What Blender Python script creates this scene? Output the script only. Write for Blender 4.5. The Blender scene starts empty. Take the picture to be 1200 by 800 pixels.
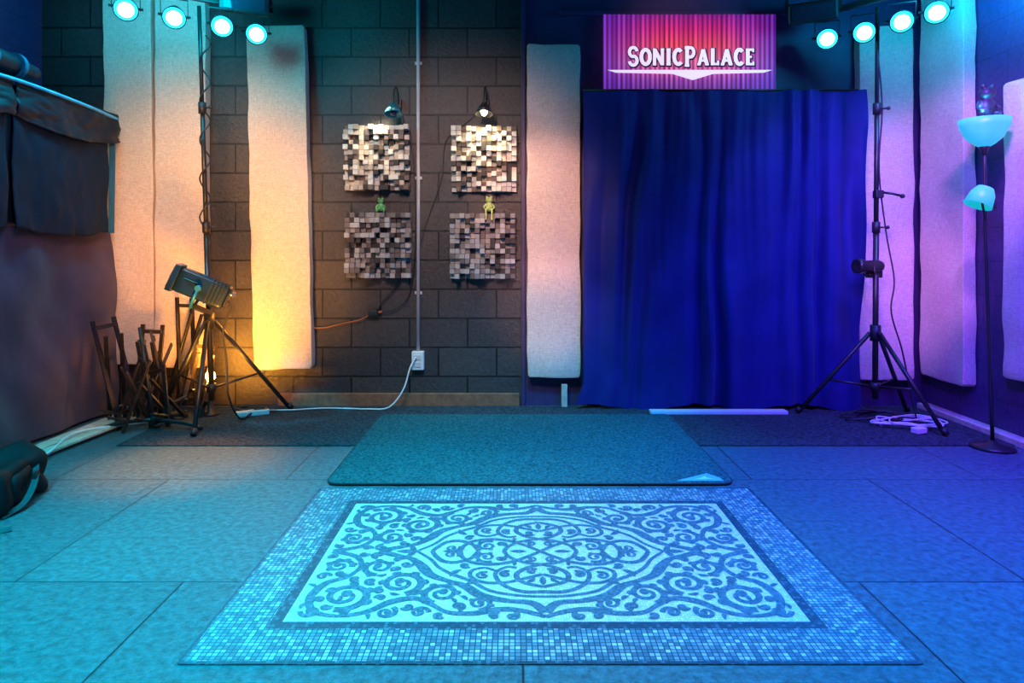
import bpy, bmesh, math, random
from mathutils import Vector, Matrix, noise, Euler
random.seed(7)
S = bpy.context.scene
COL = S.collection
S.view_settings.view_transform = 'Standard'
pi = math.pi

# ------------------------------------------------------------------ materials
def nt(name):
    m = bpy.data.materials.new(name); m.use_nodes = True
    t = m.node_tree; b = t.nodes['Principled BSDF']
    return m, t, b
def N(t, typ, **kw):
    n = t.nodes.new(typ)
    for k, v in kw.items(): setattr(n, k, v)
    return n
def c4(c): return (c[0], c[1], c[2], 1)
def mat(name, col, rough=.6, metal=0, var=.15, vs=12, bump=0, bs=60, emit=None, es=0, spec=.5, sheen=0, trans=0, stretch=None):
    m, t, b = nt(name)
    tc = N(t, 'ShaderNodeTexCoord')
    nz = N(t, 'ShaderNodeTexNoise'); nz.inputs['Scale'].default_value = vs; nz.inputs['Detail'].default_value = 3
    t.links.new(tc.outputs['Object'], nz.inputs['Vector'])
    r = N(t, 'ShaderNodeValToRGB')
    r.color_ramp.elements[0].position = .3; r.color_ramp.elements[1].position = .7
    r.color_ramp.elements[0].color = c4([x*(1-var) for x in col])
    r.color_ramp.elements[1].color = c4([min(1, x*(1+var)) for x in col])
    t.links.new(nz.outputs['Fac'], r.inputs['Fac'])
    t.links.new(r.outputs['Color'], b.inputs['Base Color'])
    b.inputs['Roughness'].default_value = rough; b.inputs['Metallic'].default_value = metal
    b.inputs['Specular IOR Level'].default_value = spec
    if sheen: b.inputs['Sheen Weight'].default_value = sheen
    if trans: b.inputs['Transmission Weight'].default_value = trans
    if emit:
        b.inputs['Emission Color'].default_value = c4(emit); b.inputs['Emission Strength'].default_value = es
    if bump:
        n2 = N(t, 'ShaderNodeTexNoise'); n2.inputs['Scale'].default_value = bs; n2.inputs['Detail'].default_value = 4
        t.links.new(tc.outputs['Object'], n2.inputs['Vector'])
        bp = N(t, 'ShaderNodeBump'); bp.inputs['Strength'].default_value = bump; bp.inputs['Distance'].default_value = .01
        t.links.new(n2.outputs['Fac'], bp.inputs['Height']); t.links.new(bp.outputs['Normal'], b.inputs['Normal'])
    return m

def burlap_mat():
    m, t, b = nt('burlap_cloth')
    tc = N(t, 'ShaderNodeTexCoord'); outs = []
    for sc in ((60, 60, 600), (600, 600, 45)):
        mp = N(t, 'ShaderNodeMapping'); mp.inputs['Scale'].default_value = sc; t.links.new(tc.outputs['Object'], mp.inputs['Vector'])
        nz = N(t, 'ShaderNodeTexNoise'); nz.inputs['Scale'].default_value = .6; nz.inputs['Detail'].default_value = 3
        t.links.new(mp.outputs[0], nz.inputs['Vector']); outs.append(nz)
    ad = N(t, 'ShaderNodeMath', operation='ADD'); t.links.new(outs[0].outputs['Fac'], ad.inputs[0]); t.links.new(outs[1].outputs['Fac'], ad.inputs[1])
    hf = N(t, 'ShaderNodeMath', operation='MULTIPLY'); hf.inputs[1].default_value = .5; t.links.new(ad.outputs[0], hf.inputs[0])
    r = N(t, 'ShaderNodeValToRGB'); e = r.color_ramp.elements
    e[0].position = .3; e[0].color = (.50, .37, .29, 1); e[1].position = .68; e[1].color = (.88, .70, .58, 1)
    t.links.new(hf.outputs[0], r.inputs['Fac']); t.links.new(r.outputs['Color'], b.inputs['Base Color'])
    b.inputs['Roughness'].default_value = .95; b.inputs['Specular IOR Level'].default_value = .1
    bp = N(t, 'ShaderNodeBump'); bp.inputs['Strength'].default_value = .5; bp.inputs['Distance'].default_value = .004
    t.links.new(hf.outputs[0], bp.inputs['Height']); t.links.new(bp.outputs['Normal'], b.inputs['Normal'])
    return m

def brick_mat(name, axis, bw, rh, ms, c1, c2, mortar, rough, offx=0, offz=0, nbump=.5, nscale=35, offset=.5, bstr=.8, spec=.5, lo=.55, dist=0, rsp=(.3, .65)):
    m, t, b = nt(name)
    tc = N(t, 'ShaderNodeTexCoord'); sp = N(t, 'ShaderNodeSeparateXYZ'); cb = N(t, 'ShaderNodeCombineXYZ')
    t.links.new(tc.outputs['Object'], sp.inputs[0])
    a1 = N(t, 'ShaderNodeMath', operation='ADD'); a1.inputs[1].default_value = offx
    a2 = N(t, 'ShaderNodeMath', operation='ADD'); a2.inputs[1].default_value = offz
    t.links.new(sp.outputs[axis[0]], a1.inputs[0]); t.links.new(sp.outputs[axis[1]], a2.inputs[0])
    t.links.new(a1.outputs[0], cb.inputs[0]); t.links.new(a2.outputs[0], cb.inputs[1])
    br = N(t, 'ShaderNodeTexBrick', offset=offset, squash=1.0)
    t.links.new(cb.outputs[0], br.inputs['Vector'])
    for k, v in (('Scale', 1), ('Mortar Size', ms), ('Mortar Smooth', .3), ('Brick Width', bw), ('Row Height', rh), ('Bias', 0)):
        br.inputs[k].default_value = v
    br.inputs['Color1'].default_value = c4(c1); br.inputs['Color2'].default_value = c4(c2); br.inputs['Mortar'].default_value = c4(mortar)
    nz = N(t, 'ShaderNodeTexNoise'); nz.inputs['Scale'].default_value = nscale; nz.inputs['Detail'].default_value = 8; nz.inputs['Roughness'].default_value = .72; nz.inputs['Distortion'].default_value = dist
    t.links.new(tc.outputs['Object'], nz.inputs['Vector'])
    mx = N(t, 'ShaderNodeMix', data_type='RGBA', blend_type='MULTIPLY'); mx.inputs[0].default_value = 1
    rp = N(t, 'ShaderNodeValToRGB'); rp.color_ramp.elements[0].position = rsp[0]; rp.color_ramp.elements[1].position = rsp[1]
    rp.color_ramp.elements[0].color = (lo, lo, lo, 1); rp.color_ramp.elements[1].color = (1, 1, 1, 1)
    t.links.new(nz.outputs['Fac'], rp.inputs['Fac'])
    t.links.new(br.outputs['Color'], mx.inputs[6]); t.links.new(rp.outputs['Color'], mx.inputs[7])
    t.links.new(mx.outputs[2], b.inputs['Base Color'])
    b.inputs['Roughness'].default_value = rough; b.inputs['Specular IOR Level'].default_value = spec
    inv = N(t, 'ShaderNodeMath', operation='MULTIPLY_ADD'); inv.inputs[1].default_value = -1; inv.inputs[2].default_value = 1
    t.links.new(br.outputs['Fac'], inv.inputs[0])
    ad = N(t, 'ShaderNodeMath', operation='MULTIPLY_ADD'); ad.inputs[1].default_value = nbump
    t.links.new(nz.outputs['Fac'], ad.inputs[0]); t.links.new(inv.outputs[0], ad.inputs[2])
    bp = N(t, 'ShaderNodeBump'); bp.inputs['Strength'].default_value = bstr; bp.inputs['Distance'].default_value = .008
    t.links.new(ad.outputs[0], bp.inputs['Height']); t.links.new(bp.outputs['Normal'], b.inputs['Normal'])
    return m

def tile_mat(name, size, cols, grout, gw=.12, rough=.5):
    """mosaic: random colour per square tessera with grout lines"""
    m, t, b = nt(name)
    tc = N(t, 'ShaderNodeTexCoord')
    dv = N(t, 'ShaderNodeVectorMath', operation='SCALE'); dv.inputs['Scale'].default_value = 1/size
    t.links.new(tc.outputs['Object'], dv.inputs[0])
    fl = N(t, 'ShaderNodeVectorMath', operation='FLOOR'); t.links.new(dv.outputs[0], fl.inputs[0])
    sp0 = N(t, 'ShaderNodeSeparateXYZ'); t.links.new(fl.outputs[0], sp0.inputs[0])
    cb0 = N(t, 'ShaderNodeCombineXYZ'); t.links.new(sp0.outputs[0], cb0.inputs[0]); t.links.new(sp0.outputs[1], cb0.inputs[1])
    wn = N(t, 'ShaderNodeTexWhiteNoise', noise_dimensions='2D'); t.links.new(cb0.outputs[0], wn.inputs['Vector'])
    rp = N(t, 'ShaderNodeValToRGB'); rp.color_ramp.interpolation = 'CONSTANT'
    e = rp.color_ramp.elements
    e[0].position = 0; e[0].color = c4(cols[0][1]); e[1].position = cols[1][0]; e[1].color = c4(cols[1][1])
    for p, c in cols[2:]:
        k = e.new(p); k.color = c4(c)
    t.links.new(wn.outputs['Value'], rp.inputs['Fac'])
    fr = N(t, 'ShaderNodeVectorMath', operation='FRACTION'); t.links.new(dv.outputs[0], fr.inputs[0])
    sp = N(t, 'ShaderNodeSeparateXYZ'); t.links.new(fr.outputs[0], sp.inputs[0])
    outs = []
    for i in (0, 1):
        g = N(t, 'ShaderNodeMath', operation='LESS_THAN'); g.inputs[1].default_value = gw
        t.links.new(sp.outputs[i], g.inputs[0]); outs.append(g)
    mm = N(t, 'ShaderNodeMath', operation='MAXIMUM'); t.links.new(outs[0].outputs[0], mm.inputs[0]); t.links.new(outs[1].outputs[0], mm.inputs[1])
    mx = N(t, 'ShaderNodeMix', data_type='RGBA'); t.links.new(mm.outputs[0], mx.inputs[0])
    t.links.new(rp.outputs['Color'], mx.inputs[6]); mx.inputs[7].default_value = c4(grout)
    t.links.new(mx.outputs[2], b.inputs['Base Color']); b.inputs['Roughness'].default_value = rough
    b.inputs['Specular IOR Level'].default_value = .3
    return m

M = {}
M['wall'] = brick_mat('painted_block_wall', (0, 2), .406, .2032, .0065, (.078, .062, .058), (.052, .043, .044), (.008, .007, .008), .36, offx=.12, nbump=.8, nscale=40, lo=.5, spec=.6, bstr=1)
M['wallp'] = mat('indigo_painted_wall', (.05, .03, .10), .5, bump=.3, bs=40)
M['wallr'] = brick_mat('side_block_wall', (1, 2), .406, .2032, .004, (.09, .04, .17), (.085, .038, .16), (.06, .03, .12), .6, nbump=.2, bstr=.4)
M['floor'] = brick_mat('slate_floor_tiles', (0, 1), 1.1, .98, .0035, (.095, .20, .225), (.075, .165, .19), (.008, .015, .02), .36, offx=1.076+5.5, offz=-2.18+9.8, nbump=2.6, nscale=38, bstr=.6, spec=.4, lo=.38, dist=.1, rsp=(.38, .62))  # grey slate; teal tint puts some of the cyan light into the base
M['ceil'] = mat('black_ceiling', (.01, .01, .012), .9)
M['burlap'] = burlap_mat()
M['curtain'] = mat('blue_curtain_cloth', (.016, .020, .17), .65, var=.15, vs=5, bump=.08, bs=30, spec=.2, sheen=.06)
M['black'] = mat('black_metal', (.018, .018, .02), .38, bump=.05)
M['blackp'] = mat('black_plastic', (.016, .016, .019), .5)
M['spotbody'] = mat('blue_black_housing', (.006, .022, .032), .28, bump=.05)
M['tealmetal'] = mat('teal_tinted_metal', (.03, .22, .28), .35, metal=.4)
M['steel'] = mat('brushed_steel', (.55, .55, .57), .3, metal=.9)
M['white'] = mat('white_plastic', (.75, .74, .72), .45, var=.05)
M['conduit'] = mat('painted_conduit', (.62, .60, .60), .4, var=.08)
M['wood'] = mat('red_brown_wood', (.26, .10, .05), .6, var=.3, vs=25)
M['palewood'] = mat('pale_pine_wood', (.62, .5, .38), .6, var=.2, vs=20)
M['darkwood'] = mat('dark_stained_wood', (.026, .017, .012), .3, var=.35, vs=30)
M['blackwood'] = mat('black_stained_wood', (.012, .010, .010), .3, var=.35, vs=30)
M['carpet'] = mat('charcoal_carpet', (.045, .055, .065), .98, var=.6, vs=70, bump=1.0, bs=150, spec=.1)
M['mat'] = mat('teal_mat_pile', (.03, .105, .115), .97, var=.55, vs=75, bump=1.0, bs=150, spec=.1)
M['matedge'] = mat('mat_binding', (.015, .022, .028), .8)
M['logo'] = mat('logo_teal', (.12, .42, .45), .7)
M['logow'] = mat('logo_white', (.5, .7, .7), .7)
M['drape'] = mat('dark_plum_drape', (.062, .040, .062), .85, var=.15, vs=3, bump=.25, bs=20, spec=.2, sheen=.12)
M['quilt'] = mat('black_nylon_cover', (.006, .009, .015), .5, var=.15, vs=8, bump=.2, bs=25, spec=.35)
M['bag'] = mat('black_bag_nylon', (.008, .008, .01), .7, var=.3, vs=12, bump=.4, bs=30, spec=.2)
M['web'] = mat('grey_webbing', (.025, .028, .034), .6, var=.3, vs=60)
M['net'] = mat('navy_black_canvas', (.005, .013, .024), .75, var=.15, vs=10, bump=.2, bs=60, spec=.2)
M['topcloth'] = mat('blue_grey_top_cloth', (.03, .12, .18), .7, var=.15, vs=10, bump=.15, bs=60, spec=.2)
M['piping'] = mat('blue_piping', (.10, .45, .62), .5)
M['lens'] = mat('cyan_lens_halo', (.0, .5, .8), .2, emit=(.02, .75, 1), es=2.5)
M['lensglow'] = mat('cyan_led', (.6, 1, 1), .2, emit=(.4, .97, 1), es=8)
M['bulb'] = mat('warm_bulb', (1, .7, .4), .3, emit=(1, .55, .15), es=35)
M['bulbw'] = mat('white_warm_bulb', (1, .9, .7), .3, emit=(1, .85, .6), es=30)
M['shadec'] = mat('frosted_lamp_glass', (.10, .50, .52), .4, emit=(.01, .62, .66), es=.62)
M['frog'] = mat('green_glaze', (.12, .4, .12), .35, var=.5, vs=60)
M['frog2'] = mat('yellow_green_glaze', (.45, .55, .15), .35, var=.5, vs=50)
M['bronze'] = mat('dark_bronze', (.04, .045, .07), .45, metal=.3, var=.4, vs=40)
M['orange'] = mat('orange_cord', (.45, .14, .04), .5)
M['glass'] = mat('dark_glass', (.02, .03, .05), .08)
M['letter'] = mat('white_lettering', (.92, .86, .90), .5, var=.02, emit=(1, .78, .90), es=.8)  # emission brightens the white print in place of lamp light
M['letterout'] = mat('dark_violet_outline', (.06, .005, .06), .6, var=.02)
M['field'] = tile_mat('rug_field_mosaic', .0085, [(0, (.50, .50, .48)), (.3, (.58, .57, .55)), (.6, (.42, .44, .45)), (.85, (.66, .65, .62))], (.32, .35, .37), .16)
M['border'] = tile_mat('rug_border_mosaic', .0155, [(0, (.06, .13, .17)), (.25, (.11, .19, .23)), (.52, (.18, .26, .30)), (.76, (.30, .37, .40)), (.92, (.44, .49, .50))], (.015, .04, .06), .2)
M['orn'] = tile_mat('rug_scroll_mosaic', .009, [(0, (.035, .085, .11)), (.3, (.055, .115, .145)), (.6, (.075, .14, .175)), (.85, (.10, .18, .22))], (.06, .12, .15), .14)
M['dark'] = tile_mat('rug_line_mosaic', .012, [(0, (.015, .045, .07)), (.5, (.025, .07, .10)), (.85, (.06, .12, .16))], (.015, .04, .06), .15)

def vcol_mat():
    m, t, b = nt('reclaimed_wood_blocks')
    a = N(t, 'ShaderNodeAttribute', attribute_name='Col')
    nz = N(t, 'ShaderNodeTexNoise'); nz.inputs['Scale'].default_value = 60
    tc = N(t, 'ShaderNodeTexCoord'); t.links.new(tc.outputs['Object'], nz.inputs['Vector'])
    mx = N(t, 'ShaderNodeMix', data_type='RGBA', blend_type='MULTIPLY'); mx.inputs[0].default_value = .5
    t.links.new(a.outputs['Color'], mx.inputs[6]); t.links.new(nz.outputs['Fac'], mx.inputs[7])
    t.links.new(mx.outputs[2], b.inputs['Base Color']); b.inputs['Roughness'].default_value = .7
    return m
M['blocks'] = vcol_mat()

def banner_mat():
    m, t, b = nt('banner_print')
    tc = N(t, 'ShaderNodeTexCoord'); sp = N(t, 'ShaderNodeSeparateXYZ'); t.links.new(tc.outputs['Object'], sp.inputs[0])
    mp = N(t, 'ShaderNodeMapping'); mp.inputs['Scale'].default_value = (30, 1, .5)
    t.links.new(tc.outputs['Object'], mp.inputs['Vector'])
    nz = N(t, 'ShaderNodeTexNoise'); nz.inputs['Scale'].default_value = 1.0; nz.inputs['Detail'].default_value = 1
    t.links.new(mp.outputs[0], nz.inputs['Vector'])
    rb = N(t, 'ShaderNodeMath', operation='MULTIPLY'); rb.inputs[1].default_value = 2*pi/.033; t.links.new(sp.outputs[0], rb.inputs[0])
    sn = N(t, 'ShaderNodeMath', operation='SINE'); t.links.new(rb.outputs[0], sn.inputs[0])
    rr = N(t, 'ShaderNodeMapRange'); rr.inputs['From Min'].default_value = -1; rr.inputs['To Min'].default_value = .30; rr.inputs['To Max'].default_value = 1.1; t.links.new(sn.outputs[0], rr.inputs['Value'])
    zr = N(t, 'ShaderNodeMapRange'); zr.inputs['From Min'].default_value = -.27; zr.inputs['From Max'].default_value = .27
    t.links.new(sp.outputs[2], zr.inputs['Value'])
    r1 = N(t, 'ShaderNodeValToRGB'); e = r1.color_ramp.elements
    e[0].position = 0; e[0].color = (.14, .05, .32, 1); e[1].position = 1; e[1].color = (.30, .01, .24, 1)
    k = e.new(.15); k.color = (.42, .08, .42, 1); k = e.new(.36); k.color = (1, .20, .36, 1); k = e.new(.60); k.color = (1, .08, .12, 1); k = e.new(.80); k.color = (.75, .02, .18, 1)
    t.links.new(zr.outputs[0], r1.inputs['Fac'])
    ab = N(t, 'ShaderNodeMath', operation='ABSOLUTE'); t.links.new(sp.outputs[0], ab.inputs[0])
    xr = N(t, 'ShaderNodeMapRange'); xr.inputs['From Min'].default_value = .22; xr.inputs['From Max'].default_value = .60; xr.inputs['To Max'].default_value = .92; t.links.new(ab.outputs[0], xr.inputs['Value'])
    m0 = N(t, 'ShaderNodeMix', data_type='RGBA'); t.links.new(xr.outputs[0], m0.inputs[0]); t.links.new(r1.outputs['Color'], m0.inputs[6]); m0.inputs[7].default_value = (.16, .03, .45, 1)
    r2 = N(t, 'ShaderNodeValToRGB'); e = r2.color_ramp.elements
    e[0].position = .35; e[0].color = (.4, .2, .5, 1); e[1].position = .65; e[1].color = (1, 1, 1, 1)
    t.links.new(nz.outputs['Fac'], r2.inputs['Fac'])
    mx = N(t, 'ShaderNodeMix', data_type='RGBA', blend_type='MULTIPLY'); mx.inputs[0].default_value = .8
    t.links.new(m0.outputs[2], mx.inputs[6]); t.links.new(r2.outputs['Color'], mx.inputs[7])
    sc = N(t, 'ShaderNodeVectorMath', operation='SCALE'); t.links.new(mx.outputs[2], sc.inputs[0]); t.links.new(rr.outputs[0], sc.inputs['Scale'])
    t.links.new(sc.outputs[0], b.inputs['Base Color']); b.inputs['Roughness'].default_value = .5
    t.links.new(sc.outputs[0], b.inputs['Emission Color']); b.inputs['Emission Strength'].default_value = 1.1  # print is no lamp; emission stands in for light falling on it
    return m
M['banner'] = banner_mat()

# ------------------------------------------------------------------ mesh builder
def catmull(pts, n=6):
    pts = [Vector(p) for p in pts]
    if len(pts) < 3: return pts
    P = [pts[0]*2-pts[1]] + pts + [pts[-1]*2-pts[-2]]
    out = []
    for i in range(1, len(P)-2):
        a, b, c, d = P[i-1], P[i], P[i+1], P[i+2]
        for k in range(n):
            s = k/n
            out.append(.5*((2*b)+(-a+c)*s+(2*a-5*b+4*c-d)*s*s+(-a+3*b-3*c+d)*s**3))
    out.append(pts[-1]); return out

class B:
    def __init__(s): s.v = []; s.f = []; s.m = []; s.sm = []; s.col = []
    def add(s, vs, fs, mi=0, sm=False, col=None):
        o = len(s.v); s.v += [tuple(v) for v in vs]
        for f in fs:
            s.f.append(tuple(i+o for i in f)); s.m.append(mi); s.sm.append(sm); s.col.append(col)
        return s
    def box(s, c, d, R=None, mi=0, col=None):
        c = Vector(c); vs = []
        for x in (-.5, .5):
            for y in (-.5, .5):
                for z in (-.5, .5):
                    p = Vector((x*d[0], y*d[1], z*d[2]))
                    if R is not None: p = R @ p
                    vs.append(c+p)
        return s.add(vs, [(0, 1, 3, 2), (4, 6, 7, 5), (0, 4, 5, 1), (2, 3, 7, 6), (0, 2, 6, 4), (1, 5, 7, 3)], mi, False, col)
    def beam(s, a, b, w, h, up=(0, 0, 1), mi=0):
        a = Vector(a); b = Vector(b); z = (b-a).normalized(); u = Vector(up)
        x = u.cross(z)
        if x.length < 1e-3: x = Vector((1, 0, 0))
        x.normalize(); y = z.cross(x)
        R = Matrix((x, y, z)).transposed()
        return s.box((a+b)/2, (w, h, (b-a).length), R, mi)
    def tube(s, pts, r, seg=10, mi=0, smooth=0):
        pts = catmull(pts, smooth) if smooth else [Vector(p) for p in pts]
        n = len(pts)
        if isinstance(r, (list, tuple)):
            rr = []
            for i in range(n):
                q = i/(n-1)*(len(r)-1); k = min(int(q), len(r)-2); rr.append(r[k]+(r[k+1]-r[k])*(q-k))
        else: rr = [r]*n
        vs = []; nm = None
        for i in range(n):
            t = (pts[min(i+1, n-1)]-pts[max(i-1, 0)]).normalized()
            if nm is None:
                nm = t.orthogonal().normalized()
            nm = (nm - t*nm.dot(t))
            if nm.length < 1e-6: nm = t.orthogonal()
            nm.normalize(); bn = t.cross(nm)
            for k in range(seg):
                a = 2*pi*k/seg; vs.append(pts[i]+(nm*math.cos(a)+bn*math.sin(a))*rr[i])
        fs = [(i*seg+k, i*seg+(k+1) % seg, (i+1)*seg+(k+1) % seg, (i+1)*seg+k) for i in range(n-1) for k in range(seg)]
        s.add(vs, fs, mi, True)
        o = len(s.v)-len(vs)
        s.f.append(tuple(o+k for k in reversed(range(seg)))); s.m.append(mi); s.sm.append(False); s.col.append(None)
        s.f.append(tuple(o+(n-1)*seg+k for k in range(seg))); s.m.append(mi); s.sm.append(False); s.col.append(None)
        return s
    def lathe(s, prof, seg=24, T=None, mi=0, sm=True):
        vs = []; T = T or Matrix()
        for r, z in prof:
            for k in range(seg):
                a = 2*pi*k/seg; vs.append(T @ Vector((max(r, 1e-4)*math.cos(a), max(r, 1e-4)*math.sin(a), z)))
        fs = [(i*seg+k, i*seg+(k+1) % seg, (i+1)*seg+(k+1) % seg, (i+1)*seg+k) for i in range(len(prof)-1) for k in range(seg)]
        return s.add(vs, fs, mi, sm)
    def ball(s, c, r, seg=12, mi=0):
        c = Vector(c); r = r if hasattr(r, '__len__') else (r, r, r)
        prof = [(math.sin(pi*i/seg), -math.cos(pi*i/seg)) for i in range(seg+1)]
        T = Matrix.Translation(c) @ Matrix.Diagonal((r[0], r[1], r[2], 1))
        return s.lathe(prof, seg*2, T, mi)
    def soft(s, c, d, n=6, cuts=10, amp=0, fr=3, mi=0, seed=0, T=None):
        bm = bmesh.new(); bmesh.ops.create_cube(bm, size=2)
        bmesh.ops.subdivide_edges(bm, edges=bm.edges[:], cuts=cuts, use_grid_fill=True)
        bm.verts.ensure_lookup_table(); vs = []
        for v in bm.verts:
            p = v.co; q = (abs(p.x)**n+abs(p.y)**n+abs(p.z)**n)**(1/n)
            w = Vector((p.x/q*d[0]/2, p.y/q*d[1]/2, p.z/q*d[2]/2))
            if amp:
                w += p.normalized()*noise.noise(w*fr+Vector((seed, seed*.7, 3)))*amp
            w = Vector(c)+w
            vs.append(T @ w if T else w)
        fs = [tuple(v.index for v in f.verts) for f in bm.faces]; bm.free()
        return s.add(vs, fs, mi, True)
    def obj(s, name, mats, parent=None, loc=(0, 0, 0), rot=None, bevel=0, label=None, fixn=True):
        me = bpy.data.meshes.new(name); me.from_pydata(s.v, [], s.f)
        for mm in (mats if isinstance(mats, (list, tuple)) else [mats]): me.materials.append(M[mm] if isinstance(mm, str) else mm)
        me.polygons.foreach_set('material_index', s.m); me.polygons.foreach_set('use_smooth', s.sm)
        if any(c is not None for c in s.col):
            at = me.color_attributes.new('Col', 'FLOAT_COLOR', 'CORNER')
            for p in me.polygons:
                c = s.col[p.index] or (.5, .5, .5)
                for li in p.loop_indices: at.data[li].color = c4(c)
        if fixn:
            bm = bmesh.new(); bm.from_mesh(me); bmesh.ops.recalc_face_normals(bm, faces=bm.faces[:]); bm.to_mesh(me); bm.free()
        me.update()
        o = bpy.data.objects.new(name, me); COL.objects.link(o); o.location = loc
        if rot: o.rotation_euler = rot
        if parent: o.parent = parent
        if bevel:
            b = o.modifiers.new('bevel', 'BEVEL'); b.width = bevel; b.segments = 2; b.limit_method = 'ANGLE'
        if label: o['label'] = label
        return o

def T(o, label, cat, group=None):
    o['label'] = label; o['category'] = cat
    if group: o['group'] = group
    return o
def E(name, loc, label, cat, rot=None, group=None):
    o = bpy.data.objects.new(name, None); o.empty_display_size = .1; COL.objects.link(o); o.location = loc
    if rot: o.rotation_euler = rot
    return T(o, label, cat, group)
def struct(o): o['kind'] = 'structure'; return o

# ------------------------------------------------------------------ room
BW = 4.68; XL = -3.3; XR = 2.85; Y0 = -.6; H = 3.3
struct(B().box(((XL+XR)/2, (Y0+BW)/2, -.05), (XR-XL, BW-Y0, .1)).obj('floor', 'floor'))
struct(B().box(((XL+XR)/2, (Y0+BW)/2, H+.05), (XR-XL+.2, BW-Y0, .1)).obj('ceiling', 'ceil'))
struct(B().box(((XL+.06)/2, BW+.05, H/2), (.06-XL, .1, H)).obj('wall_back', 'wall'))
struct(B().box(((XR+.06)/2, BW+.05, H/2), (XR-.06, .1, H)).obj('wall_back_right', 'wallp'))
struct(B().box((XL-.05, (Y0+BW)/2, H/2), (.1, BW-Y0+.2, H)).obj('wall_left', 'wallr'))
struct(B().box((XR+.05, (Y0+BW)/2, H/2), (.1, BW-Y0+.2, H)).obj('wall_right', 'wallr'))
struct(B().box((-.8, BW-.012, .045), (1.68, .024, .09)).obj('baseboard_back', 'wood', bevel=.004))
struct(B().box((.066, BW-.015, H/2), (.03, .03, H)).obj('trim_1', 'wallp', bevel=.004))
struct(B().box((XR-.04, 3.95, .02), (.08, 1.3, .04)).obj('baseboard_right', 'palewood', bevel=.005))
struct(B().box((1.12, BW-.02, 2.735), (1.6, .04, .03)).obj('trim_2', 'wallp', bevel=.004))

# ------------------------------------------------------------------ carpet, mat, rug
T(B().box((.0, 0, .004), (5.1, .94, .008)).obj('carpet', 'carpet', loc=(.35, 4.17, 0), bevel=.003), 'long charcoal low-pile carpet runner along the wall', 'carpet')

def rrect(w, h, r, n=8):
    out = []
    for cx, cy, a0 in ((w/2-r, h/2-r, 0), (-w/2+r, h/2-r, 90), (-w/2+r, -h/2+r, 180), (w/2-r, -h/2+r, 270)):
        for k in range(n+1):
            a = math.radians(a0+90*k/n); out.append((cx+r*math.cos(a), cy+r*math.sin(a)))
    return out
def slab(b, pts, z0, z1, mi=0):
    n = len(pts); vs = [(x, y, z0) for x, y in pts]+[(x, y, z1) for x, y in pts]
    b.add(vs, [tuple(range(n, 2*n)), tuple(reversed(range(n)))]+[(i, (i+1) % n, n+(i+1) % n, n+i) for i in range(n)], mi)
mat_e = E('floor_mat', (.075, 3.73, .004), 'dark teal-blue rectangular pile mat with black bound edge', 'mat')
b = B(); slab(b, rrect(1.88, 1.31, .06), 0.0045, .0085); b.obj('pile', 'mat', mat_e)
b = B(); rr = rrect(1.885, 1.315, .062); b.tube([(x, y, .006) for x, y in rr]+[(rr[0][0], rr[0][1], .006)], .0042, 8); b.obj('edge_binding', 'matedge', mat_e)
b = B(); slab(b, [(.68, -.625), (.90, -.625), (.895, -.58), (.85, -.52)], .0087, .0095)
b.add([(.76, -.605, .0100), (.80, -.59, .0100), (.835, -.555, .0100), (.83, -.58, .0100), (.86, -.60, .0100), (.80, -.602, .0100)], [(0, 1, 2, 3, 4, 5)], 1)
b.obj('corner_logo_patch', ['logo', 'logow'], mat_e, label='light teal corner patch with white wave mark')

b = B(); RW, RH = 1.95, 1.30
slab(b, rrect(RW, RH, .012, 3), 0, .004, 3)
zc = [.0045]
def q(x0, y0, x1, y1, mi):
    z = zc[0]; b.add([(x0, y0, z), (x1, y0, z), (x1, y1, z), (x0, y1, z)], [(0, 1, 2, 3)], mi)
hx, hy = RW/2, RH/2
q(-hx+.012, -hy+.012, hx-.012, hy-.012, 1); zc[0] = .0049
fx, fy = .80, .49
q(-fx, -fy, fx, fy, 3); zc[0] = .0053
q(-fx+.036, -fy+.036, fx-.036, fy-.036, 0); zc[0] = .0059
zc[0] = .0062
used = []
def ribbon(bb, pts, ws, mi, mir=True, plane='xy', z=None):
    n = len(pts)
    if mir:
        used.extend((p[0], p[1]) for p in pts)
        ws = [w*1.22 for w in ws]
    for sx, sy in (((1, 1), (-1, 1), (1, -1), (-1, -1)) if mir else ((1, 1),)):
        zc[0] += .000003; zz = zc[0] if z is None else z; vs = []
        for i in range(n):
            p = Vector(pts[i]); t = Vector(pts[min(i+1, n-1)])-Vector(pts[max(i-1, 0)])
            if t.length < 1e-9: t = Vector((1, 0))
            t.normalize(); nn = Vector((-t.y, t.x))
            qf = i/(n-1)*(len(ws)-1); k = min(int(qf), len(ws)-2); w = ws[k]+(ws[k+1]-ws[k])*(qf-k)
            for s_ in (1, -1):
                a = p+nn*w/2*s_
                vs.append((a.x*sx, a.y*sy, zz) if plane == 'xy' else (a.x, zz, a.y))
        bb.add(vs, [(2*i, 2*i+1, 2*i+3, 2*i+2) for i in range(n-1)], mi)
def cm2(pts, n=8): return [(p.x, p.y) for p in catmull([(x, y, 0) for x, y in pts], n)]
def blob(cx, cy, r):
    ribbon(b, [(cx+r*math.cos(-pi+pi*i/7), cy) for i in range(0, 8)], [0, r*1.5, r*2, r*1.5, 0], 2)
def leaf(x0, y0, ang, L, W, bend=.3):
    a = math.radians(ang); pts = []
    for i in range(10):
        s = i/9
        pts.append((x0+L*s*math.cos(a+bend*s), y0+L*s*math.sin(a+bend*s)))
    ribbon(b, pts, [.003, W*.8, W, W*.7, .001], 2)
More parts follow.
